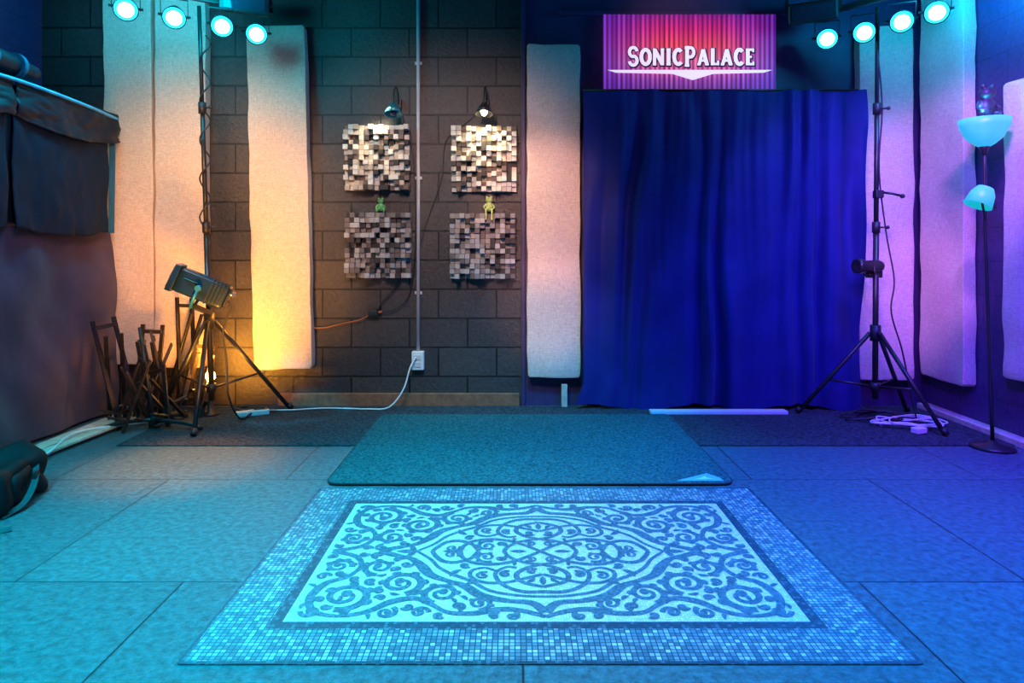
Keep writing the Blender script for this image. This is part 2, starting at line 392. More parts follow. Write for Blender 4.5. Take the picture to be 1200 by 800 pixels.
def scroll(cx, cy, r, a0, turns, d=1, w=.018, leaves=True):
    pts = []; n = int(28*turns)
    for i in range(n+1):
        s = i/n; a = math.radians(a0)+d*2*pi*turns*s; rr_ = r*(1-.80*s)
        pts.append((cx+rr_*math.cos(a), cy+rr_*math.sin(a)))
    ribbon(b, pts, [w*1.2, w, w*.8, w*.6], 2); blob(pts[-1][0], pts[-1][1], w*.9)
    if leaves:
        for k in (.03, .13, .23, .33, .44):
            p = pts[int(n*k)]; ang = math.degrees(math.atan2(p[1]-cy, p[0]-cx))
            leaf(p[0], p[1], ang+d*35, r*.46, w*1.35, .7*d)
def fleur(x, y, ang, L):
    leaf(x, y, ang, L, L*.34, 0); leaf(x, y, ang+38, L*.8, L*.26, .5); leaf(x, y, ang-38, L*.8, L*.26, -.5)
# wide centre medallion: interlaced bands with volutes
W1 = .014
ribbon(b, cm2([(0, 0), (.05, .045), (.11, .085), (.18, .10), (.24, .085), (.275, .045), (.285, 0)]), [W1, W1*1.2, W1], 2)
ribbon(b, cm2([(.0, .10), (.06, .085), (.11, .045), (.13, 0)]), [W1, W1], 2)
ribbon(b, cm2([(0, .10), (.05, .125), (.085, .17), (.07, .22), (0, .255)]), [W1, W1*1.2, W1], 2)
ribbon(b, cm2([(0, .17), (.05, .195), (.12, .225), (.19, .225), (.235, .19), (.235, .145), (.195, .125), (.155, .145)]), [W1, W1, W1*.8], 2)
ribbon(b, cm2([(.22, .0), (.245, .055), (.295, .085), (.34, .075), (.37, .035), (.385, 0)]), [W1, W1*1.3, W1], 2)
ribbon(b, cm2([(0, .285), (.06, .285), (.11, .26), (.145, .215), (.155, .16), (.12, .12), (.085, .125)]), [W1*1.2, W1, W1*.8], 2)
scroll(.190, .045, .038, 120, 1.4, -1, .011, True); scroll(.315, .028, .028, 150, 1.2, 1, .010, False)
scroll(.195, .180, .026, 240, 1.1, 1, .010, False); scroll(.035, .060, .022, 30, 1.1, 1, .009, False)
leaf(.27, .14, 20, .06, .020, .6); leaf(.25, .235, 200, .05, .018, .4)
leaf(0, .185, 90, .06, .020, 0); leaf(.05, .0, 0, .06, .020, 0); leaf(.29, .0, 0, .06, .02, 0)
# pointed lozenge frame
ribbon(b, cm2([(0, .405), (.040, .352), (.12, .338), (.20, .305), (.25, .25), (.31, .215), (.37, .175), (.41, .11), (.45, .06), (.51, .032), (.575, 0)]), [.030, .018, .032, .018, .034, .018, .030], 2)
ribbon(b, cm2([(0, .315), (.08, .308), (.17, .278), (.235, .215), (.30, .17), (.35, .12), (.385, .06), (.44, 0)]), [.010, .014, .010], 2)
fleur(.44, 0, 0, .075)
# continuous arabesque stem with scrolls
ribbon(b, cm2([(0, .43), (.06, .40), (.13, .388), (.21, .41), (.29, .405), (.345, .36), (.40, .325), (.47, .345), (.53, .40), (.61, .425), (.69, .40), (.725, .32), (.70, .23), (.64, .185), (.615, .11), (.65, .04), (.74, .0)]), [.014, .024, .014, .026, .014, .026, .014, .024], 2)
scroll(.20, .355, .038, 90, 1.4, 1, .013); scroll(.320, .295, .060, 70, 1.5, -1, .017); scroll(.460, .230, .074, 110, 1.5, 1, .019)
scroll(.475, .405, .032, 240, 1.2, -1, .013, False); scroll(.10, .425, .022, 250, 1.1, -1, .010, False)
scroll(.62, .312, .080, 80, 1.5, 1, .020); scroll(.550, .120, .054, 90, 1.4, -1, .016); scroll(.690, .112, .046, 170, 1.4, 1, .015)
scroll(.375, .405, .028, 180, 1.2, 1, .012, False); scroll(.70, .40, .030, 0, 1.2, 1, .012, False); scroll(.57, .03, .026, 90, 1.1, -1, .011, False)
rnd = random.Random(5)
for it in range(32):
    best = None
    for _ in range(110):
        x, y = rnd.uniform(.004, fx-.05), rnd.uniform(.004, fy-.05)
        d = min((x-px)**2+(y-py)**2 for px, py in used)**.5
        d = min(d, fx-.036-x, fy-.036-y, x+.006, y+.006)
        if best is None or d > best[0]: best = (d, x, y)
    d, x, y = best
    if d < .019: break
    a = rnd.uniform(0, 360)
    if d > .027: scroll(x, y, d*.62, a, 1.1, rnd.choice((-1, 1)), .010, False)
    else: leaf(x-d*.7*math.cos(math.radians(a)), y-d*.7*math.sin(math.radians(a)), a, d*1.4, .013, rnd.choice((-.7, .7)))
T(b.obj('area_rug', ['field', 'border', 'orn', 'dark'], loc=(.095, 2.39, 0), fixn=False), 'white and teal mosaic-pattern rug with scrollwork and tiled border', 'rug')

# ------------------------------------------------------------------ acoustic panels
PG = 'burlap wall acoustic panels'
def panel(cx, cy, z0, z1, w, th=.08, rz=0, tilt=0, lab='', seed=0):
    h = z1-z0; o = B().soft((0, 0, h/2), (w, th, h), 60, 26, .012, 5, 0, seed).obj('acoustic_panel', 'burlap', loc=(cx, cy, z0), rot=(0, tilt, rz), bevel=.01)
    return T(o, lab, 'acoustic panel', PG)
yf = BW-.050
panel(-2.63, yf, .30, 2.95, .33, seed=1, lab='tall beige burlap acoustic panel in the room corner', tilt=-.012)
panel(-2.285, yf-.01, .28, 2.94, .345, seed=2, lab='tall beige burlap acoustic panel behind the light stand')
panel(-1.585, yf, .27, 2.63, .40, seed=3, tilt=-.022, lab='slightly tilted burlap acoustic panel lit orange near the floor')
panel(.275, yf, .21, 2.50, .365, seed=4, lab='narrow burlap acoustic panel beside the blue curtain')
panel(2.56, yf, .20, 2.62, .37, seed=5, lab='burlap acoustic panel behind the tripod light stand')
panel(XR-.048, 4.33, .245, 2.85, .44, seed=6, rz=pi/2, lab='tall burlap acoustic panel on the side wall')
panel(XR-.0465, 3.48, .37, 2.02, .60, seed=8, rz=pi/2, lab='shorter burlap acoustic panel behind the floor lamp')
b = B().box((0, 0, .08), (.04, .04, .16)); T(b.obj('wooden_post', 'palewood', loc=(.35, BW-.05, 0), bevel=.003), 'short pale wooden post under the wall panel', 'post')

# ------------------------------------------------------------------ diffusers
DG = 'wooden block sound diffusers'
def diffuser(cx, zc_, lab, seed, warm):
    rnd = random.Random(seed); b = B(); n = 13; s = .45; c = s/n
    b.box((0, -.008, 0), (s, .016, s), col=(.05, .04, .035))
    for i in range(n):
        for j in range(n):
            h = rnd.choice((.02, .04, .06, .08, .095)); k = rnd.random()
            if warm:  # paler cream tones put the clip-lamp light into the wood colour
                base = (.92, .86, .74) if k < .52 else (.66, .56, .44) if k < .66 else (.22, .16, .12) if k < .82 else (.05, .04, .035)
            else:  # same whitewashed wood, greyer tones paint in the weaker light
                base = (.60, .57, .56) if k < .32 else (.38, .35, .34) if k < .62 else (.22, .18, .17) if k < .82 else (.06, .05, .05)
            f = rnd.uniform(.85, 1.08); base = tuple(min(.95, x*f) for x in base)
            b.box((-s/2+c*(i+.5), -.016-h/2, -s/2+c*(j+.5)), (c*.93, h, c*.93), col=base)
    T(b.obj('sound_diffuser', 'blocks', loc=(cx, BW+.001, zc_)), lab, 'sound diffuser', DG)
diffuser(-.945, 1.725, 'whitewashed wooden block diffuser lit by a clip lamp', 1, True)
diffuser(-.205, 1.715, 'whitewashed wooden block diffuser under the glowing clip lamp', 2, True)
diffuser(-.935, 1.12, 'whitewashed wooden block diffuser in shaded tones with a small green figurine on top', 3, False)
diffuser(-.215, 1.115, 'whitewashed wooden block diffuser in shaded tones with a green figurine sitting on top', 4, False)

# clip lamps
def cliplamp(x, z, lit, lab):
    e = E('clip_lamp', (x, BW, z), lab, 'clip lamp')
    B().box((0, -.015, .10), (.04, .03, .07)).obj('clamp', 'black', e, bevel=.004)
    B().tube([(0, -.03, .10), (0, -.06, .17), (-.005, -.12, .20), (-.01, -.17, .14), (-.01, -.18, .07)], .006, 8, smooth=6).obj('gooseneck', 'black', e)
    Tm = Matrix.Translation((-.01, -.18, 0)) @ Matrix.Rotation(math.radians(-14), 4, 'X')
    B().lathe([(.018, .085), (.022, .07), (.035, .055), (.062, .0), (.060, .0), (.033, .05), (.018, .068)], 24, Tm).obj('lamp_shade', 'black' if lit else 'tealmetal', e)
    B().ball((-.01, -.185, .018), (.022, .022, .03), 10).obj('bulb', 'bulbw' if lit else 'glass', e)
    return e
cliplamp(-.80, 2.00, False, 'teal and black gooseneck clip lamp above the pale diffuser')
cliplamp(-.19, 2.00, True, 'black gooseneck clip lamp with glowing warm bulb')

# figurines
def figurine(name, loc, h, mt, lab, dangling, rot=0):
    b = B(); s = h
    b.ball((0, 0, .30*s), (.16*s, .14*s, .24*s), 10); b.ball((0, -.02*s, .60*s), (.17*s, .15*s, .13*s), 10)
    for k in (-1, 1):
        b.ball((k*.10*s, -.06*s, .73*s), .055*s, 8)
        b.tube([(k*.14*s, 0, .42*s), (k*.24*s, -.06*s, .28*s), (k*.14*s, -.14*s, .16*s)], [.045*s, .035*s, .03*s], 8, smooth=4)
        if dangling: b.tube([(k*.10*s, -.02*s, .14*s), (k*.14*s, -.24*s, .12*s), (k*.13*s, -.28*s, -.25*s), (k*.15*s, -.38*s, -.32*s)], [.06*s, .05*s, .035*s, .045*s], 8, smooth=5)
        else: b.tube([(k*.10*s, 0, .16*s), (k*.22*s, -.14*s, .14*s), (k*.16*s, -.06*s, .035*s), (k*.2*s, -.2*s, .03*s)], [.07*s, .05*s, .035*s, .03*s], 8, smooth=5)
    o = b.obj(name, mt, loc=loc, rot=(0, 0, rot))
    r = o.modifiers.new('remesh', 'REMESH'); r.mode = 'VOXEL'; r.voxel_size = .012*s*2; r.use_smooth_shade = True
    return T(o, lab, 'figurine')
figurine('frog_figurine', (-.92, BW-.05, 1.347), .13, 'frog', 'small green ceramic frog on the block diffuser', False)
figurine('frog_figurine', (-.17, BW-.06, 1.342), .15, 'frog2', 'yellow-green seated frog with legs dangling over the diffuser', True)

# conduit + outlet
e = E('electrical_conduit', (-.665, BW, .39), 'white painted vertical conduit ending in an outlet box', 'conduit')
B().tube([(0, -.02, 0), (0, -.02, 2.6)], .012, 12).obj('pipe', 'conduit', e)
B().box((0, -.025, -.07), (.085, .05, .13)).obj('outlet_box', 'white', e, bevel=.006)
for z in (-.045, -.095): B().box((0, -.052, z), (.045, .006, .035)).obj('socket', 'conduit', e, bevel=.002)
for z in (.4, 1.2, 2.0): B().box((0, -.012, z), (.05, .006, .02)).obj('pipe_strap', 'conduit', e)
def cable(name, pts, r, mt, lab, seg=8, sm=8):
    return T(B().tube(pts, r, seg, smooth=sm).obj(name, mt), lab, 'cable')
cable('power_cable', [(-.675, BW-.07, .35), (-.71, BW-.10, .28), (-.75, BW-.14, .14), (-.84, BW-.18, .03), (-.98, BW-.18, .018), (-1.10, 4.52, .016), (-1.3, 4.53, .016), (-1.5, 4.48, .016), (-1.66, 4.44, .026)], .0052, 'white', 'white power cable trailing from the outlet to a power strip')
e = E('power_strip', (-1.70, 4.36, .008), 'white multi-outlet power strip lying on the carpet', 'power strip', rot=(0, 0, .5))
B().box((0, 0, .018), (.20, .05, .034)).obj('body', 'white', e, bevel=.006)
for x in (-.06, -.01, .04): B().box((x, 0, .036), (.03, .03, .003)).obj('socket', 'conduit', e)
B().box((.08, 0, .038), (.014, .02, .006)).obj('switch', 'orange', e)
cable('orange_cord', [(-1.40, BW-.03, .545), (-1.3, BW-.03, .55), (-1.2, BW-.03, .575), (-1.08, BW-.03, .60), (-.99, BW-.04, .64)], .005, 'orange', 'orange-brown cord along the block wall')
e = E('power_plug', (-.975, BW-.03, .65), 'dark plug adapter hanging on the block wall', 'plug')
B().box((0, 0, 0), (.07, .05, .035)).obj('body', 'blackp', e, bevel=.006); B().tube([(.03, 0, 0), (.06, 0, .01)], .009, 8).obj('strain_relief', 'orange', e)
cable('black_cable', [(-.96, BW-.03, .66), (-.90, BW-.03, .74), (-.83, BW-.03, .82), (-.80, BW-.03, .90)], .004, 'blackp', 'black cable hanging under the diffuser')
cable('black_cable', [(-.94, BW-.03, .65), (-.82, BW-.03, .68), (-.72, BW-.03, .80), (-.68, BW-.045, 1.2), (-.70, BW-.05, 1.75), (-.79, BW-.03, 2.08)], .0035, 'blackp', 'black lamp cable running down beside the conduit')
cable('black_cable', [(-.19, BW-.02, 2.10), (-.30, BW-.01, 2.0), (-.47, BW-.01, 1.85), (-.50, BW-.01, 1.6), (-.60, BW-.01, 1.3), (-.645, BW-.045, 1.15)], .003, 'blackp', 'thin black lamp cable drooping between the diffusers')

# ------------------------------------------------------------------ curtain
def fold_grid(nx, nz, fn, mi=0):
    b = B(); vs = [fn(i/nx, j/nz) for j in range(nz+1) for i in range(nx+1)]
    b.add(vs, [(j*(nx+1)+i, j*(nx+1)+i+1, (j+1)*(nx+1)+i+1, (j+1)*(nx+1)+i) for j in range(nz) for i in range(nx)], mi, True); return b
def cf(u, v):
    z = .022+2.145*v + (.016*noise.noise(Vector((u*14, 0, 2)))-.008*math.sin(u*23))*v + (1-v)**6*.02*math.sin(u*17+1)
    lowl = max(0, 1-v/.07)
    x = .475+1.885*u + (.03*u)*v - .06*lowl*(1-u)**6
    # loose folds of uneven width
    ph = 2*pi*(7.5*u + 2.1*noise.noise(Vector((u*3.6, v*.7, 1))) + .6*noise.noise(Vector((u*7, v*1.8, 9))))
    amp = .20+1.4*abs(noise.noise(Vector((u*3.2, v*1.1, 20))))+.22*u
    f = math.cos(ph)
    y = -.038*amp*f
    y += .0025*math.sin(2*pi*(29*u+1.2*noise.noise(Vector((u*5, v*1.5, 3)))))*(.05+.95*v)*(1+noise.noise(Vector((u*7, v*2, 30)))*1.6)
    y += .050*noise.noise(Vector((u*3-v*1.5, v*2.0, 5)))
    y += .026*noise.noise(Vector((u*7-v*3.4, v*3.2, 15)))
    y *= 1-.5*max(0, v-.88)/.12
    return (x, BW-.14+y*min(1, u*12+.25), z)
e = E('curtain', (0, 0, 0), 'floor-length deep blue fabric curtain hanging in loose folds', 'curtain')
fold_grid(360, 80, cf).obj('fabric', 'curtain', e, fixn=False)
B().tube([(.475, BW-.10, 2.18), (2.36, BW-.10, 2.18)], .009, 10).obj('curtain_rod', 'black', e)
T(B().box((0, 0, .011), (.9, .07, .022)).obj('wooden_board', 'white', loc=(1.35, BW-.26, .008), bevel=.003), 'white painted board lying below the curtain', 'board')

# ------------------------------------------------------------------ banner sign
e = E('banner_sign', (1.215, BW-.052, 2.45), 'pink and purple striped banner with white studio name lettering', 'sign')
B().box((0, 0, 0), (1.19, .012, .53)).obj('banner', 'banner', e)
arc = lambda cx, cy, rx, ry, a0, a1, n=16: [(cx+rx*math.cos(math.radians(a0+(a1-a0)*i/n)), cy+ry*math.sin(math.radians(a0+(a1-a0)*i/n))) for i in range(n+1)]
LET = {
 'S': [(arc(.5, .705, .35, .22, 10, 265, 14)+arc(.5, .295, .35, .22, 85, -170, 14), 'c')],
 'O': [(arc(.5, .5, .38, .43, 0, 360, 28), 'v')],
 'C': [(arc(.55, .5, .40, .43, 45, 315, 24), 'v')],
 'N': [([(.17, 0), (.17, 1)], 'c'), ([(.17, .95), (.83, .05)], 'v'), ([(.83, 0), (.83, 1)], 'c'), ([(.02, .06), (.32, .06)], 'h'), ([(.02, .94), (.2, .94)], 'h'), ([(.68, .94), (.98, .94)], 'h')],
 'I': [([(.5, 0), (.5, 1)], 'v'), ([(.12, .06), (.88, .06)], 'h'), ([(.12, .94), (.88, .94)], 'h')],
 'P': [([(.26, 0), (.26, 1)], 'v'), ([(.06, .055), (.46, .055)], 'h'), ([(.06, .91), (.5, .91)]+arc(.56, .69, .28, .22, 90, -90, 12)+[(.24, .47)], 'c')],
 'A': [([(.17, .02), (.5, .95)], 'c'), ([(.5, .95), (.83, .02)], 'v'), ([(.25, .28), (.75, .28)], 'h'), ([(.02, .06), (.30, .06)], 'h'), ([(.70, .06), (.98, .06)], 'h')],
 'L': [([(.26, 0), (.26, 1)], 'v'), ([(.06, .94), (.46, .94)], 'h'), ([(.06, .075), (.92, .075)], 'h'), ([(.87, 0), (.87, .28)], 's')],
 'E': [([(.26, 0), (.26, 1)], 'v'), ([(.06, .07), (.90, .07)], 'h'), ([(.06, .93), (.88, .93)], 'h'), ([(.24, .50), (.70, .50)], 'h'), ([(.86, 0), (.86, .22)], 's'), ([(.84, .78), (.84, 1)], 's')],
}
word = 'SONICPALACE'; wd = {'S': .066, 'O': .078, 'N': .082, 'I': .040, 'C': .070, 'P': .070, 'A': .084, 'L': .062, 'E': .064}
gap = .0085
tot = sum(wd[c]*(1.15 if i in (0, 5) else 1)+gap for i, c in enumerate(word))-gap; x0 = -tot/2+.01
bl = B(); bo = B(); k = 0
TH = {'v': .0265, 's': .0140, 'h': .0158, 'c': .0225}
for idx, ch in enumerate(word):
    big = idx in (0, 5); hgt = .144 if big else .116; w = wd[ch]*(1.15 if big else 1)
    for st, kind in LET[ch]:
        pts = [(x0+p[0]*w, -.088+p[1]*hgt-(.010 if big else 0)) for p in st]
        t = TH[kind]; k += 1
        ribbon(bl, pts, [t, t], 0, False, 'xz', -.0105-k*.00002)
        ex = [Vector(p) for p in pts]
        if len(ex) == 2:
            dd = (ex[1]-ex[0]).normalized()*.007; ex = [ex[0]-dd, ex[1]+dd]
        ribbon(bo, [(p[0]+.003, p[1]-.003) for p in ex], [t+.0145, t+.0145], 0, False, 'xz', -.0078-k*.00002)
    x0 += w+gap
def poly(bb, pts, y): bb.add([(x, y, z) for x, z in pts], [tuple(range(len(pts)))], 0)
poly(bl, [(-.57, -.120), (.57, -.120), (.51, -.139), (.16, -.147), (.02, -.190), (-.12, -.147), (-.51, -.139)], -.0115)
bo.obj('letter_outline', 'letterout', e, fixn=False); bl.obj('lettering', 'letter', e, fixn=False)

# ------------------------------------------------------------------ light stands
def stand(loc, feet, lab, bar_a, bar_b, hubz, lean=(0, 0)):
    e = E('light_stand', loc, lab, 'light stand')
    lx, ly, _ = loc
    top = Vector((bar_a[0]+bar_b[0], bar_a[1]+bar_b[1], 0))/2-Vector((lx, ly, 0)); zt = 2.62
    P = lambda z: Vector((top.x*z/zt, top.y*z/zt, z))
    B().tube([P(.14), P(1.25)], .0175, 14).obj('lower_pole', 'black', e)
    B().tube([P(1.2), P(2.0)], .0145, 14).obj('middle_pole', 'black', e)
    B().tube([P(1.95), P(zt)], .012, 14).obj('upper_pole', 'black', e)
    for z in (1.23, 1.98):
        b = B(); b.tube([P(z-.035), P(z+.035)], .024, 14); b.tube([P(z)+Vector((.02, -.01, 0)), P(z)+Vector((.055, -.02, .0))], .006, 8); b.ball(P(z)+Vector((.062, -.022, 0)), .012, 8)
        b.obj('locking_collar', 'blackp', e)
    b = B(); b.tube([P(hubz-.05), P(hubz+.05)], .032, 16); b.tube([P(hubz)+Vector((0, -.03, 0)), P(hubz)+Vector((0, -.06, 0))], .01, 8); b.obj('hub', 'blackp', e)
    B().tube([P(.22-.025), P(.22+.025)], .028, 16).obj('brace_collar', 'blackp', e)
    for fx_, fy_ in feet:
        d = Vector((fx_-lx, fy_-ly, 0)); u = d.normalized()
        a = P(hubz)+u*.03; f = d+Vector((0, 0, .018))
        B().tube([a, f], .0135, 10).obj('leg', 'black', e)
        m = a.lerp(f, .58); B().tube([P(.22)+u*.02, m], .007, 8).obj('brace', 'black', e)
        B().tube([f+Vector((0, 0, .03))-u*.012, f+u*.012], .017, 10).obj('foot', 'blackp', e)
    A = Vector(bar_a)-Vector(loc); C = Vector(bar_b)-Vector(loc)
    B().beam(A+Vector((0, 0, .11)), C+Vector((0, 0, .11)), .035, .035).obj('crossbar', 'black', e, bevel=.004)
    return e
def parlight(loc, target, lab):
    q_ = (Vector(target)-Vector(loc)).to_track_quat('-Y', 'Z')
    e = E('stage_light', loc, lab, 'stage light', group='stage lights on the crossbars'); e.rotation_euler = q_.to_euler()
    Tm = Matrix.Rotation(math.radians(90), 4, 'X')   # local z -> -y
    B().lathe([(0, -.10), (.035, -.10), (.05, -.08), (.056, -.03), (.064, .015), (.068, .026), (.063, .026), (.058, .012), (0, .008)], 28, Tm).obj('housing', 'black', e)
    B().lathe([(.063, .022), (.052, .030), (.034, .034)], 28, Tm).obj('lens_halo_ring', 'lens', e)  # emissive ring stands in for the cyan halo round the lamp
    B().lathe([(.045, .031), (.034, .040), (.02, .045), (0, .047)], 28, Tm).obj('lens', 'lensglow', e)
    b = B(); b.beam((-.074, .03, -.01), (-.074, .03, .10), .004, .022, up=(0, 1, 0)); b.beam((.074, .03, -.01), (.074, .03, .10), .004, .022, up=(0, 1, 0)); b.box((0, .03, .10), (.152, .022, .004)); b.tube([(-.09, .03, 0), (.09, .03, 0)], .008, 8)
    b.obj('yoke', 'black', e)
aL, bL = (-2.36, 3.98, 2.56), (-1.60, 4.44, 2.56)
aR, bR = (2.02, 4.52, 2.56), (2.58, 3.94, 2.56)
stand((-1.90, 4.22, .0), ((-1.85, 3.87), (-1.51, 4.52), (-2.33, 4.42)), 'black tripod light stand with crossbar beside the wooden stands', aL, bL, .64)
stand((2.30, 4.26, .0), ((1.88, 4.42), (2.50, 3.88), (2.62, 4.46)), 'black tripod light stand with crossbar in front of the curtain edge', aR, bR, .56)
PL = ((-2.29, 4.01, 2.51), (-2.06, 4.12, 2.50), (-1.83, 4.26, 2.495), (-1.66, 4.38, 2.485))
PR = ((2.06, 4.46, 2.48), (2.22, 4.30, 2.47), (2.36, 4.13, 2.48), (2.49, 4.0, 2.49))
for (x, y, z) in PL: parlight((x, y-.06, z), (x*.35, 1.2, .6), 'black stage light on the stand crossbar glowing cyan')
for (x, y, z) in PR: parlight((x, y-.06, z), (x*.4, 1.2, .6), 'black stage light on the stand crossbar glowing cyan')
# boxy wash fixtures
def wash(loc, rz, lab):
    e = E('wash_light', loc, lab, 'wash light', rot=(.25, 0, rz))
    B().box((0, 0, 0), (.30, .12, .13)).obj('housing', 'black', e, bevel=.012)
    B().box((0, -.062, 0), (.25, .006, .09)).obj('front_glass', 'glass', e, bevel=.002)
    b = B(); b.beam((-.16, 0, 0), (-.16, 0, .12), .02, .005); b.beam((.16, 0, 0), (.16, 0, .12), .02, .005); b.box((0, 0, .12), (.325, .02, .005)); b.obj('yoke', 'black', e)
wash((1.98, 4.42, 2.66), -.5, 'black rectangular wash light on the crossbar end')
wash((-1.74, 4.32, 2.68), .4, 'black rectangular wash light above the crossbar')

# studio spotlight clamped on left stand, tilted up and away
sp = Vector((-1.885, 4.04, .86)); e = E('spotlight', sp, 'boxy black studio spotlight tilted upward, clamped to the stand', 'spotlight')
dirv = Vector((-.86, -.22, .40)).normalized(); zax = dirv; xax = Vector((0, 0, 1)).cross(zax).normalized(); yax = zax.cross(xax)
Q = Matrix((xax, yax, zax)).transposed().to_4x4()
B().soft((0, 0, -.01), (.13, .145, .30), 18, 12, T=Q).obj('housing', 'spotbody', e, bevel=.006)
b = B(); b.box((0, 0, .155), (.15, .165, .035)); b.box((0, 0, .175), (.12, .135, .006))
bb_ = B()
for v in b.v: bb_.v.append(tuple(Q @ Vector(v)))
bb_.f, bb_.m, bb_.sm, bb_.col = b.f, b.m, b.sm, b.col
bb_.obj('front_frame', 'spotbody', e, bevel=.006)
B().lathe([(.052, .179), (.03, .186), (0, .189)], 28, Q).obj('lens', 'glass', e)
for k in range(5):
    B().soft((0, 0, -.145+k*.022), (.142, .157, .007), 18, 6, T=Q).obj('cooling_fin', 'blackp', e)
B().soft((0, 0, -.165), (.11, .12, .012), 9, 6, T=Q).obj('rear_panel', 'blackp', e)
for k in (-1, 1): B().lathe([(.014, -.172), (.014, -.19), (0, -.19)], 14, Q @ Matrix.Translation((.028*k, .03, 0))).obj('knob', 'steel', e)
side = -xax; up = yax
if up.z < 0: up = -up
if side.y > 0: side = -side
B().beam(side*.0665+dirv*.02+up*.022, side*.0665+dirv*.10+up*.022, .003, .016, up=side).obj('name_plate', 'tealmetal', e)
B().tube([side*.075, side*.092-up*.05, side*.06-up*.12, -up*.125, -side*.06-up*.12, -side*.092-up*.05, -side*.075], .009, 8, smooth=3).obj('yoke', 'tealmetal', e)
B().beam(-up*.12, Vector((-.02, .16, -.17)), .03, .03).obj('clamp', 'black', e, bevel=.004)
B().tube([side*.07, side*.115], .018, 10).obj('tilt_knob', 'tealmetal', e)
cable('black_cable', [(-1.76, 4.05, .80), (-1.73, 4.08, .74), (-1.78, 4.1, .6), (-1.76, 4.1, .40), (-1.74, 4.08, .2), (-1.72, 4.2, .03), (-1.70, 4.34, .03)], .006, 'blackp', 'black power cable hanging from the spotlight')
pts = [(-1.94+.03*math.cos(i*.9), 4.205+.03*math.sin(i*.9), 1.15+i*.035) for i in range(38)]
T(B().tube(pts, .005, 6, smooth=3).obj('black_cable', 'blackp'), 'black cable wound around the light stand pole', 'cable')

# small fixture, clamp on right stand
e = E('small_spotlight', (2.24, 4.22, .985), 'small black spotlight clamped to the light stand', 'spotlight', rot=(0, 0, .2))
Tm = Matrix.Rotation(math.radians(90), 4, 'Y')
B().lathe([(0, -.09), (.03, -.09), (.037, -.07), (.037, .05), (.046, .055), (.046, .09), (.038, .09), (0, .082)], 24, Matrix.Rotation(pi, 4, 'Z') @ Tm).obj('housing', 'black', e)
B().tube([(.0, -.045, 0), (0, -.05, -.05), (.03, .03, -.06), (0, .05, -.05), (0, .045, 0)], .006, 8, smooth=4).obj('yoke', 'black', e)
B().box((.07, .04, -.05), (.10, .04, .05)).obj('clamp', 'blackp', e, bevel=.006)
e = E('pole_clamp', (2.33, 4.24, 1.44), 'black metal clamp with lever on the stand pole', 'clamp')
B().box((-.02, 0, 0), (.05, .05, .05)).obj('jaw', 'blackp', e, bevel=.006)
b = B(); b.tube([(0, -.02, .01), (.05, -.04, .0), (.10, -.05, -.015)], .008, 8); b.ball((.105, -.05, -.016), .015, 8); b.obj('lever', 'black', e)
cable('black_cable', [(2.30, 4.24, 2.4), (2.335, 4.24, 2.0), (2.31, 4.23, 1.6), (2.36, 4.24, 1.2), (2.40, 4.22, .9), (2.37, 4.2, .7), (2.44, 4.2, .45), (2.50, 4.2, .15), (2.52, 4.18, .02)], .005, 'blackp', 'black cable running down the light stand')
def tangle(name, c, r, n, rad, mt, lab, seed, zz=.02):
    rnd = random.Random(seed); pts = []
    for i in range(n):
        a = i*1.15+rnd.uniform(-.3, .3); rr_ = r*rnd.uniform(.45, 1)
        pts.append((c[0]+rr_*math.cos(a)*1.4, c[1]+rr_*math.sin(a)*.8, zz+rnd.uniform(0, .03)))
    cable(name, pts, rad, mt, lab, 6, 6)
tangle('cable_coil', (2.42, 4.10), .17, 26, .005, 'white', 'loose coil of white cable at the stand base', 3)
tangle('cable_coil', (2.28, 4.25), .15, 18, .006, 'blackp', 'loose coil of black cable under the stand', 5)
tangle('cable_coil', (-1.72, 4.42), .12, 14, .005, 'blackp', 'loose coil of black cable beside the power strip', 6)
e = E('power_adapter', (2.38, 3.93, .008), 'small white power adapter on the carpet', 'adapter', rot=(0, 0, .4)); B().box((0, 0, .02), (.08, .05, .035)).obj('body', 'white', e, bevel=.006); B().tube([(.04, 0, .02), (.09, .01, .01)], .005, 8).obj('cord', 'white', e)

# ------------------------------------------------------------------ floor lamp
e = E('floor_lamp', (2.62, 3.66, 0), 'black torchiere floor lamp with bowl shade and side reading shade', 'floor lamp')
B().lathe([(0, 0), (.105, 0), (.11, .008), (.10, .018), (.03, .028), (.016, .045), (0, .045)], 32).obj('base', 'black', e)
B().tube([(0, 0, .03), (-.03, 0, .9), (-.04, 0, 1.2), (-.045, 0, 1.65)], .010, 12, smooth=4).obj('pole', 'black', e)
Tm = Matrix.Translation((-.045, 0, 1.655))
B().lathe([(.02, -.01), (.05, .008), (.09, .045), (.118, .105), (.124, .145), (.118, .145), (.112, .105), (.084, .05), (.045, .02), (0, .015)], 36, Tm).obj('lamp_shade', 'shadec', e)
B().lathe([(0, -.05), (.014, -.05), (.02, -.02), (.03, 0), (.015, .012)], 20, Tm).obj('socket', 'black', e)
B().tube([(-.04, 0, 1.25), (-.06, -.02, 1.28), (-.085, -.04, 1.34)], .006, 8, smooth=4).obj('gooseneck', 'black', e)
B().lathe([(.02, .05), (.04, .045), (.058, .01), (.070, -.06), (.065, -.06), (.05, 0), (.02, .035)], 28, Matrix.Translation((-.085, -.04, 1.38)) @ Matrix.Rotation(math.radians(25), 4, 'Y')).obj('reading_shade', 'shadec', e)
B().box((.0, 0, 1.33), (.03, .03, .04)).obj('switch', 'blackp', e, bevel=.005)
figurine('dark_figurine', (2.60, 3.68, 1.79), .26, 'bronze', 'dark bronze figurine perched above the floor lamp bowl', False, 0)

